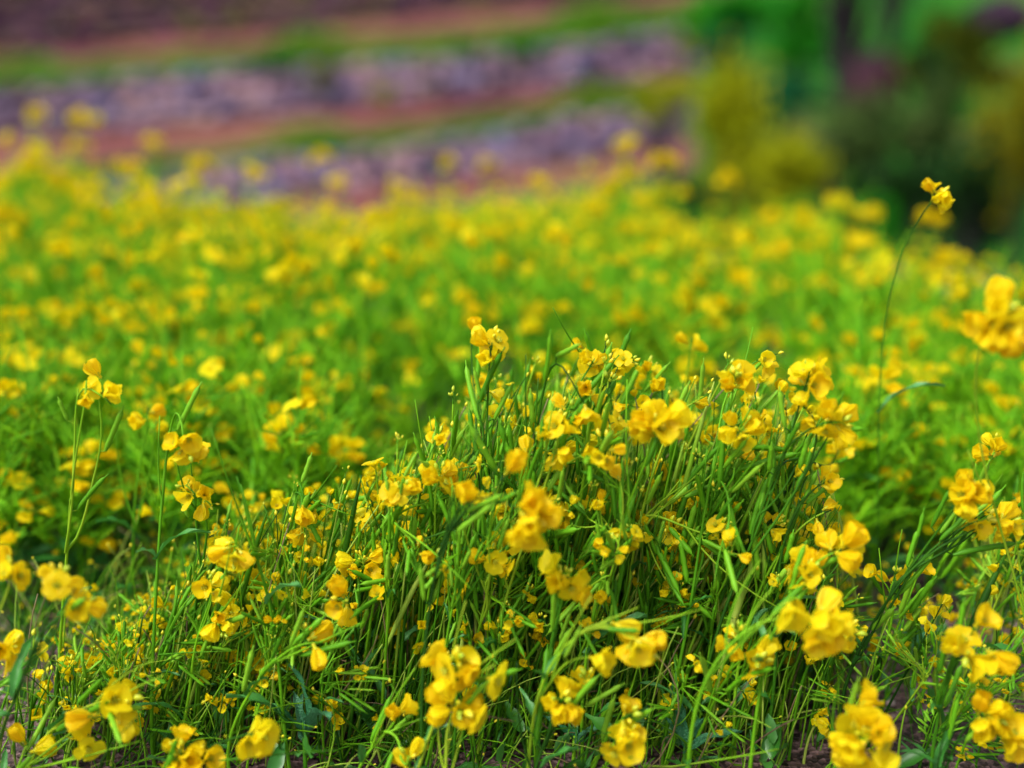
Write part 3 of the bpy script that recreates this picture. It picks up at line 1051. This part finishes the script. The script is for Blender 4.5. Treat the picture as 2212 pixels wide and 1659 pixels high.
def ico_arr():
    t = (1 + 5 ** .5) / 2
    v = np.array([(-1, t, 0), (1, t, 0), (-1, -t, 0), (1, -t, 0), (0, -1, t), (0, 1, t), (0, -1, -t), (0, 1, -t), (t, 0, -1), (t, 0, 1), (-t, 0, -1), (-t, 0, 1)], float)
    v /= np.linalg.norm(v[0])
    f = [(0, 11, 5), (0, 5, 1), (0, 1, 7), (0, 7, 10), (0, 10, 11), (1, 5, 9), (5, 11, 4), (11, 10, 2), (10, 7, 6), (7, 1, 8), (3, 9, 4), (3, 4, 2), (3, 2, 6), (3, 6, 8), (3, 8, 9), (4, 9, 5), (2, 4, 11), (6, 2, 10), (8, 6, 7), (9, 8, 1)]
    return v, np.array(f)


iv, iF = ico_arr()
b = MB()
sg = np.random.default_rng(21)
for k in range(12000):
    z = sg.uniform(1.25, 2.1)
    x = sg.uniform(-.55, .55) * z
    y = z * 1.05
    s = abs(sg.normal(0, .0022)) + .0012
    v = iv * (1 + sg.normal(0, .12, (12, 1))) * s * np.array([1.2, 1, .7])
    b.add(v + np.array([x, y, s * .2 - .003]), None, iF)
o = b.build('gravel', [M['stone']])
tag(o, 'loose pale and purple gravel on the soil between the plants', 'gravel', kind='stuff')

# tangled undergrowth: thin stalks, blades and small leaves
b = MB()
wg = np.random.default_rng(31)
n = 0
while n < 7000:
    z = wg.uniform(1.15, 2.3)
    x = wg.uniform(-.47, .47) * z
    y = z * wg.uniform(1.0, 1.06)
    pxx = 1106 + x / z * FPX
    bare = pxx > 1780 and z < 1.75
    if bare and wg.random() < (.88 if pxx > 1750 else .4):
        continue
    n += 1
    L_ = wg.uniform(.04, .20)
    az = wg.normal(0, .9)
    up = wg.uniform(.15, 1.5)
    d = np.array([math.cos(az) * math.cos(up), math.sin(az) * math.cos(up), math.sin(up)])
    if wg.random() < .25:
        d[0] *= -1
    p0 = np.array([x, y, -.005])
    e = p0 + d * L_
    mid = (p0 + e) / 2 + wg.normal(0, .2, 3) * L_ * np.array([1, 1, .2]) + np.array([0, 0, L_ * .2])
    typ = wg.random()
    path = bez(p0, mid, e, 7)
    path[:, 2] = np.maximum(path[:, 2], .001)
    if typ < .72:
        v, q, t = tube(path, np.linspace(wg.uniform(.0006, .0017), .0005, 7), 4)
        b.add(v, q, t, 0)
    elif typ < .80:
        v, q, t = tube(path, np.linspace(.0011, .0006, 7), 4)
        b.add(v, q, t, 2)
    else:
        Lf = wg.uniform(.015, .05)
        b.add_arrays(leaf_arrays(Lf, Lf * wg.uniform(.14, .3), wg, 3, 6, wg.uniform(.3, 1.4)), mat4(frame(np.array([0, 0, 1.]) + wg.normal(0, .35, 3), wg.uniform(0, 6.28)), p0 + np.array([0, 0, wg.uniform(0, .05)])), np.array([1]))
    if typ < .3:
        c = path[-1]
        b.add_arrays(bud_arrays(wg, wg.uniform(.003, .006)), mat4(frame(d), c), np.array([3]))
n = 0
while n < 2100:
    z = wg.uniform(1.34, 1.72)
    pxx = wg.uniform(-60, 2270)
    if pxx > 1820 and wg.random() < .85:
        continue
    if 600 < pxx < 1750 and wg.random() < .3:
        continue
    top = float(np.interp(pxx, ox, oy)) + 40 + abs(wg.normal(0, 1)) * 400
    P = at(pxx, top, z)
    if P[2] < .05 or P[2] > .42:
        continue
    n += 1
    lx = wg.normal(.20, .20) * P[2]
    p0 = np.array([P[0] - lx, P[1] + wg.normal(0, .06) * P[2], -.01])
    path = bez(p0, (p0 + P) / 2 + np.array([-.1 * lx, 0, .02]) + wg.normal(0, .008, 3), P, 9)
    r0 = wg.uniform(.0008, .0022)
    rr = np.linspace(r0, r0 * .45, 9)
    if wg.random() < .3:
        rr[4:] = rr[4:] * np.array([1.5, 1.7, 1.7, 1.3, .5])
    if wg.random() < .12:
        rr[4:] = max(r0, .0016) * np.array([1.2, 1.9, 2.1, 1.6, .4])
    dry = wg.random() > .93
    v, q, t = tube(path, rr * .0 + .0008 if dry else rr, 5)
    b.add(v, q, t, 2 if dry else 0)
    if wg.random() < .3:
        b.add_arrays(bud_arrays(wg, wg.uniform(.004, .008)), mat4(frame(P - p0), P, 1), np.array([3]))
    elif wg.random() < .5:
        for q_ in range(int(wg.integers(1, 4))):
            i_ = 8 - q_
            b.add_arrays(FL_ARR[WET[int(wg.integers(7))]][int(wg.integers(4))], mat4(frame(P - p0 + wg.normal(0, .12, 3)), path[i_], wg.uniform(.4, .8)), np.array([4, 3]))
o = b.build('undergrowth', [M['weed'], M['weedleaf'], M['dry'], M['bud'], M['petal_f']])
tag(o, 'dense tangle of thin green stalks and small leaves covering the soil', 'undergrowth', kind='stuff')

# fallen petals and tiny flowers caught low in the tangle
b = MB()
for k in range(900):
    z = wg.uniform(1.25, 2.2)
    x = wg.uniform(-.45, .45) * z
    kd = WET[int(wg.integers(7))]
    b.add_arrays(FL_LO[kd][int(wg.integers(3))], mat4(frame(wg.normal(0, 1, 3) + np.array([0, 0, .5])), np.array([x, z * 1.04, wg.uniform(.004, .12)]), wg.uniform(.25, .6)), np.array([0, 1]))
o = b.build('fallen_petals', [M['petal_f'], M['sepal']])
tag(o, 'tiny yellow blossoms and petals caught low among the stalks', 'petals', kind='stuff')

# broad bluish rosette leaves, two visible low plants
def rosette(px, py, z, n, size, label, g):
    P = at(px, py, z)
    root = bpy.data.objects.new('broad_leaf_weed', None)
    COL.objects.link(root)
    root.location = (P[0], P[1], 0)
    tag(root, label, 'weed', 'broad leaved weeds between the rapeseed')
    b = MB()
    v, q, t = tube([[0, 0, -.01], [0, 0, max(.02, P[2])]], [.003, .0015], 6)
    b.add(v, q, t)
    b.build('stem', [M['stem']], root)
    for k in range(n):
        az = k * 6.28 / n + g.uniform(-.3, .3)
        Rz = np.array([[math.cos(az), -math.sin(az), 0], [math.sin(az), math.cos(az), 0], [0, 0, 1]])
        link('leaf', BLUE_ME[int(g.integers(3))], root, mat=Matrix(mat4(Rz @ frame((g.normal(0, .3), g.normal(0, .3), 1)), np.array([0, 0, max(.015, P[2] * g.uniform(.6, 1))]), size * g.uniform(.8, 1.2)).tolist()))


rosette(655, 1560, 1.34, 5, .8, "weed with long bluish wet leaves low in the left of the photo", hg)
rosette(1730, 1470, 1.5, 6, .6, "dark green weed under the biggest windblown flower head", hg)
rosette(1480, 1600, 1.34, 4, .7, "weed with narrow grey blue leaves near the bottom right of centre", hg)
rosette(1990, 1420, 1.55, 5, .8, "small round leaved weed on the bare gravel at the right", hg)
rosette(1240, 1590, 1.36, 4, .6, "blue green weed at the bottom centre below the forked flowers", hg)

rosette(430, 990, 2.0, 3, 1.0, "weed with a pale blue arching leaf, blurred, beside the head curling over left", hg)
rosette(835, 860, 2.3, 3, 1.0, "weed with blurred teal leaves in the gap left of the sharp clump", hg)

# ------------------------------------------------------------------ terraced hillside far behind
XS = np.linspace(-1800, 4200, 121)


def line(anch):
    a = np.array(anch, float)
    y = np.interp(XS, a[:, 0], a[:, 1])
    sl0 = (a[1, 1] - a[0, 1]) / (a[1, 0] - a[0, 0])
    sl1 = (a[-1, 1] - a[-2, 1]) / (a[-1, 0] - a[-2, 0])
    y = np.where(XS < a[0, 0], a[0, 1] + sl0 * (XS - a[0, 0]), y)
    y = np.where(XS > a[-1, 0], a[-1, 1] + sl1 * .3 * (XS - a[-1, 0]), y)
    return y


E = [
 (34., line([(0, -700), (2212, -800)])),
 (27., line([(0, -110), (1350, -190), (1600, -210)])),
 (26.4, line([(0, 112), (600, 66), (1000, 28), (1350, -12), (1600, -40)])),   # wall 1 foot
 (25., line([(0, 152), (500, 116), (1000, 75), (1350, 30), (1600, -5)])),
 (24.6, line([(0, 190), (500, 152), (1100, 113), (1500, 60), (1600, 45)])),   # wall 2 top
 (24.3, line([(0, 300), (350, 272), (700, 240), (1100, 200), (1350, 168), (1600, 135)])),
 (23., line([(0, 400), (350, 345), (600, 315), (900, 275), (1200, 230), (1500, 178), (1600, 160)])),
 (22.6, line([(0, 440), (600, 337), (900, 316), (1200, 262), (1500, 212), (1600, 195)])),   # wall 3 top
 (22.3, line([(0, 560), (600, 420), (1000, 385), (1300, 340), (1600, 285)])),
 (21., line([(0, 640), (600, 500), (1000, 450), (1300, 400), (1600, 350)])),
 (19., line([(0, 900), (1600, 700)])),
]
rows = []
for z, ys in E:
    rows.append(np.array([at(x, y, z) for x, y in zip(XS, ys)]))
# strips: 0 hill above,1 wall1,2 path1,3 verge1,4 wall2,5 path2,6 verge2,7 wall3,8 path3,9 foot
MATI = {0: 3, 1: 3, 2: 0, 3: 1, 4: 3, 5: 0, 6: 1, 7: 3, 8: 0, 9: 2}
hb = MB()
nx = len(XS)
for i in range(len(rows) - 1):
    a, c = rows[i], rows[i + 1]
    nseg = 4
    V = []
    for k in range(nseg + 1):
        t = k / nseg
        r_ = a * (1 - t) + c * t
        if 0 < k < nseg:
            r_ = r_ + wg.normal(0, .05, r_.shape)
        V.append(r_)
    V = np.concatenate(V)
    q = grid_q(nx, nseg + 1)
    cx = XS[(q[:, 0] % nx)]
    right = cx > 1480
    left = ~right
    hb.add(V, q[left], None, MATI[i])
    hb.add(V, q[right], None, 2)
o = hb.build('hillside', [M['earth'], M['verge'], M['slope'], M['wallcore']])
tag(o, 'terraced red earth hillside across the valley turning to green turf on the right', 'hillside', kind='structure')


def rock_arr(g, s):
    return iv * (1 + g.normal(0, .12, (12, 1))) * s


def stone_wall(rt, rb, x0, x1, label, mat):
    root = bpy.data.objects.new('stone_wall', None)
    COL.objects.link(root)
    sel = (XS >= x0) & (XS <= x1)
    T, Bm = rows[rt][sel], rows[rb][sel]
    root.location = Bm[len(Bm) // 2]
    tag(root, label, 'wall', 'dry stone terrace walls')
    b = MB()
    L_ = np.linalg.norm(T[-1] - T[0])
    n = int(L_ / .34)
    f = np.linspace(0, len(T) - 1.001, n)
    for i in range(n):
        k = int(f[i])
        u = f[i] - k
        top = T[k] * (1 - u) + T[min(k + 1, len(T) - 1)] * u
        bot = Bm[k] * (1 - u) + Bm[min(k + 1, len(T) - 1)] * u
        hh = np.linalg.norm(top - bot)
        m = max(2, int(hh / .26))
        for j in range(m):
            t = (j + .5 + wg.uniform(-.15, .15)) / m
            p = bot * (1 - t) + top * t + wg.normal(0, .03, 3) + np.array([.1 * (j % 2), -.07, 0])
            b.add(rock_arr(wg, np.array([.23, .20, hh / m * .62]) * wg.uniform(.8, 1.15)) + p - np.array(root.location), None, iF)
    b.build('stonework', [mat], root)


stone_wall(1, 2, -1500, 1700, "highest and darkest dry stone wall, along the top left of the photo", M['wallstone_d'])
stone_wall(4, 5, -1500, 1500, "mauve grey dry stone wall between the upper and lower red earth paths", M['wallstone'])
stone_wall(7, 8, -1500, 1400, "lowest dry stone wall just above the far flowers of the field", M['wallstone'])


def verge(ri, x0, x1, h0, n, label, name='grass_verge'):
    b = MB()
    for k in range(n):
        px = wg.uniform(x0, x1)
        i = (px - XS[0]) / (XS[1] - XS[0])
        k0 = int(i)
        u = i - k0
        t = wg.uniform(0, 1)
        A = rows[ri][k0] * (1 - u) + rows[ri][k0 + 1] * u
        Bq = rows[ri + 1][k0] * (1 - u) + rows[ri + 1][k0 + 1] * u
        p = A * (1 - t) + Bq * t
        # clumpy growth
        amp = .35 + .65 * max(0, math.sin(px * .021) * .5 + math.sin(px * .0093 + 2) * .6)
        hh = h0 * amp * wg.uniform(.5, 1.2)
        dx, dy = wg.normal(0, .4, 2) * hh
        wd = wg.uniform(.02, .05)
        v = np.array([p + [-wd, 0, 0], p + [wd, 0, 0], p + [wd * .8 + dx * .5, dy * .5 - .02, hh * .6], p + [-wd * .8 + dx * .5, dy * .5 - .02, hh * .6], p + [dx, dy - .04, hh]])
        b.add(v, [[0, 1, 2, 3]], [[3, 2, 4]])
    o = b.build(name, [M['vblade']])
    tag(o, label, 'grass', kind='stuff')


verge(3, -1500, 1500, .42, 6500, 'green grass fringe along the upper terrace edge')
verge(6, -1500, 1500, .38, 6500, 'green grass fringe along the lower terrace edge')


# ------------------------------------------------------------------ bushes and trees
def bush(name, px, py, z, wpx, hpx, leaf, label, n=2600, ls=None, cat='bush', trunk_px=None, lobes=9, g=None, dens=1.0, barkm=None, tr=None):
    """crown centred on (px, py) at depth z; trunk reaches down to the ground at trunk_px"""
    g = g or np.random.default_rng(int(px * 7 + py))
    C_ = at(px, py, z)
    w_, h_ = wpx / FPX * z / 2, hpx / FPX * z / 2
    gz = hill_ground(C_)
    base = np.array([C_[0] if trunk_px is None else at(trunk_px, py, z)[0], C_[1], gz])
    root = bpy.data.objects.new(name, None)
    COL.objects.link(root)
    root.location = base
    tag(root, label, cat)
    b = MB()
    tr = tr or max(.02, w_ * .07)
    top = C_ - base
    main = bez(np.array([0, 0, -.1]), np.array([g.normal(0, .1) * w_, 0, top[2] * .5]), top + np.array([0, 0, h_ * .3]), 9)
    v, q, t = tube(main, np.linspace(tr, tr * .4, 9), 7)
    b.add(v, q, t)
    cen = []
    for k in range(lobes):
        a, e = g.uniform(0, 6.28), g.uniform(-.8, 1.2)
        c = top + np.array([math.cos(a) * math.cos(e) * w_ * .68, math.sin(a) * math.cos(e) * w_ * .5, math.sin(e) * h_ * .75]) * g.uniform(.35, 1.3)
        s = main[int(g.integers(3, 8))]
        v, q, t = tube(bez(s, (s + c) / 2 + np.array([0, 0, -.1 * h_]), c, 6), np.linspace(tr * .4, tr * .12, 6), 5)
        b.add(v, q, t)
        cen.append((c, g.uniform(.14, .46)))
    b.build('trunk', [barkm or M['bark']], root)
    ls = ls or w_ * .085
    c = MB()
    N_ = n
    idx = g.integers(0, lobes, N_)
    cc = np.array([x[0] for x in cen])[idx]
    rr = np.array([x[1] for x in cen])[idx]
    d = g.normal(0, 1, (N_, 3))
    d /= np.linalg.norm(d, axis=1)[:, None]
    rad = np.abs(g.normal(0, .62, (N_, 1)))
    P = cc + d * rad * rr[:, None] * np.array([w_, w_ * .8, h_])
    # leaves: small folded quads
    a = g.normal(0, 1, (N_, 3))
    a /= np.linalg.norm(a, axis=1)[:, None]
    bb = np.cross(a, g.normal(0, 1, (N_, 3)))
    bb /= np.linalg.norm(bb, axis=1)[:, None]
    sz = ls * g.uniform(.6, 1.3, (N_, 1))
    V = np.stack([P - a * sz, P + bb * sz * .45, P + a * sz, P - bb * sz * .45], 1).reshape(-1, 3)
    c.add(V, np.arange(N_ * 4).reshape(-1, 4))
    c.build('crown' if cat == 'tree' else 'foliage', [leaf], root)
    return root


def hill_ground(P):
    """height of the terrain under P, read from the hillside rows or the valley"""
    i = np.clip((P[0] / P[1] * 1.0), -9, 9)
    best = -3.0
    ys = []
    for r_ in rows:
        k = int(np.argmin(np.abs(r_[:, 0] - P[0])))
        ys.append((r_[k, 1], r_[k, 2]))
    ys = sorted(ys)
    if P[1] > ys[0][0]:
        return float(np.interp(P[1], [a for a, b_ in ys], [b_ for a, b_ in ys]))
    return float(max(-3.0, ground_h(P[0], P[1])))


bush('shrub', 700, 165, 24.0, 95, 150, M['l_olive'], "narrow olive green shrub growing down over the middle stone wall", 1500)
bush('shrub', 832, 200, 23.8, 90, 70, M['l_yellow'], "small pale green tuft at the foot of the middle stone wall", 500, lobes=5)
bush('shrub', 915, 190, 23.9, 60, 50, M['l_olive'], "tiny olive tuft right of the pale green tuft on the wall foot", 300, lobes=5)
bush('shrub', 580, 130, 24.4, 150, 45, M['l_teal'], "low dark teal shrub on the upper terrace edge", 900, lobes=8)
bush('shrub', 1110, 100, 24.3, 130, 60, M['l_green'], "fresh green shrub hanging over the upper terrace edge", 900, lobes=8)
bush('bush', 1610, 330, 11.0, 300, 330, M['l_yellow'], "large yellow green bush rising behind the field right of the stone walls", 5200, lobes=16)
bush('bush', 1700, 400, 10.5, 230, 260, M['l_yellow'], "rounded yellow green bush joining the right foot of the large one", 3000, lobes=12)
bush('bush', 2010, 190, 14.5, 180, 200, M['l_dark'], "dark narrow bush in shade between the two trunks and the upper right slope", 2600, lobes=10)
bush('bush', 1450, 235, 14.0, 240, 150, M['l_yellow'], "low yellow green bush spreading left of the large one onto the terrace end", 1700, lobes=9)
bush('bush', 1555, 420, 10.0, 190, 220, M['l_olive'], "olive bush in front of the foot of the large yellow green bush", 2200, lobes=10)
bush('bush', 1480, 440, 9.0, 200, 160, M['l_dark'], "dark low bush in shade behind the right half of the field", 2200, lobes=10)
bush('bush', 1545, 100, 22.0, 170, 110, M['l_teal'], "dark teal bush at the right end of the terraces", 1500)
bush('bush', 1480, 105, 21.5, 90, 70, M['l_yellow'], "small yellowish bush below the dark teal bush", 700)
bush('bush', 1600, 40, 22.5, 260, 130, M['l_green'], "vivid green bush at the top right of the terraces", 3000, lobes=12)
bush('bush', 1740, 70, 20.0, 220, 220, M['l_green'], "wide bright green bush left of the dark tree trunk", 4200, lobes=14)
bush('bush', 1700, 210, 18.0, 260, 90, M['l_teal'], "flat dark green bush below the bright green one", 2200, lobes=10)
bush('bush', 1780, 330, 14.0, 260, 220, M['l_grey'], "dull grey green bush between the yellow green bush and the tree trunk", 3200, lobes=12)
bush('bush', 1960, 300, 13.0, 320, 240, M['l_grey'], "wide grey green bush right of the tree trunk", 3600, lobes=13)
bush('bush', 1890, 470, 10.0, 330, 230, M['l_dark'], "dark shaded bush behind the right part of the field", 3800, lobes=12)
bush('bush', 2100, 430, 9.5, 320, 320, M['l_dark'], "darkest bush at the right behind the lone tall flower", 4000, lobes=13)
bush('bush', 1900, 470, 9.0, 130, 170, M['l_green'], "small vivid green bush in front of the dark shaded bush", 1200, lobes=7)
bush('bush', 2200, 330, 8.5, 230, 520, M['l_gold'], "tall golden olive bush at the right edge of the photo", 4200, lobes=15)
bush('bush', 2060, 130, 17.0, 330, 180, M['l_olive'], "olive bush high on the slope at the upper right", 3400, lobes=12)
bush('bush', 2050, 235, 15.0, 170, 90, M['l_green'], "green bush under the high olive bush", 1600, lobes=8)
bush('tree', 1850, -260, 16.0, 620, 420, M['l_green'], "dark trunked tree whose stem drops through the top right of the photo", 6000, lobes=18, cat='tree', trunk_px=1842, tr=.20)
bush('tree', 1960, -230, 19.0, 300, 260, M['l_dark'], "thinner tree with a faint trunk right of the dark one", 2500, lobes=12, cat='tree', trunk_px=1940, tr=.14)


def boulder(px, py, z, w_, h_, label, cols):
    P = at(px, py, z)
    g = np.random.default_rng(int(px))
    n, m = 22, 14
    b = MB()
    th = np.linspace(0, 2 * np.pi, n, endpoint=False)
    V = []
    a1, a2, a3 = g.uniform(0, 6, 3)
    for i in range(m):
        e = -np.pi / 2 + np.pi * i / (m - 1)
        r_ = 1 + .12 * np.sin(3 * th + a1) * math.cos(e) + .08 * np.sin(5 * th + 4 * e + a2) + .05 * np.sin(9 * th - 6 * e + a3)
        V.append(np.stack([np.cos(th) * math.cos(e) * r_ * w_, np.sin(th) * math.cos(e) * r_ * w_ * .8, np.full(n, math.sin(e) * h_) * (1 + .1 * np.sin(2 * th + a3))], 1))
    V = np.concatenate(V)
    i = np.arange(m - 1)[:, None] * n
    j = np.arange(n)[None]
    q = np.stack([i + j, i + (j + 1) % n, i + n + (j + 1) % n, i + n + j], -1).reshape(-1, 4)
    b.add(V, q)
    mt = cover_mat('boulder', cols, 3, .8)
    o = b.build('boulder', [mt], None, P)
    tag(o, label, 'boulder')


boulder(2165, 40, 19.5, .55, .35, "dark purplish boulder at the top right corner of the slope", [(.02, .012, .03), (.06, .03, .05)])
boulder(1885, 195, 15.2, .35, .45, "dark boulder with a reddish stain at the foot of the tree trunk", [(.012, .008, .02), (.06, .02, .03), (.07, .015, .025)])
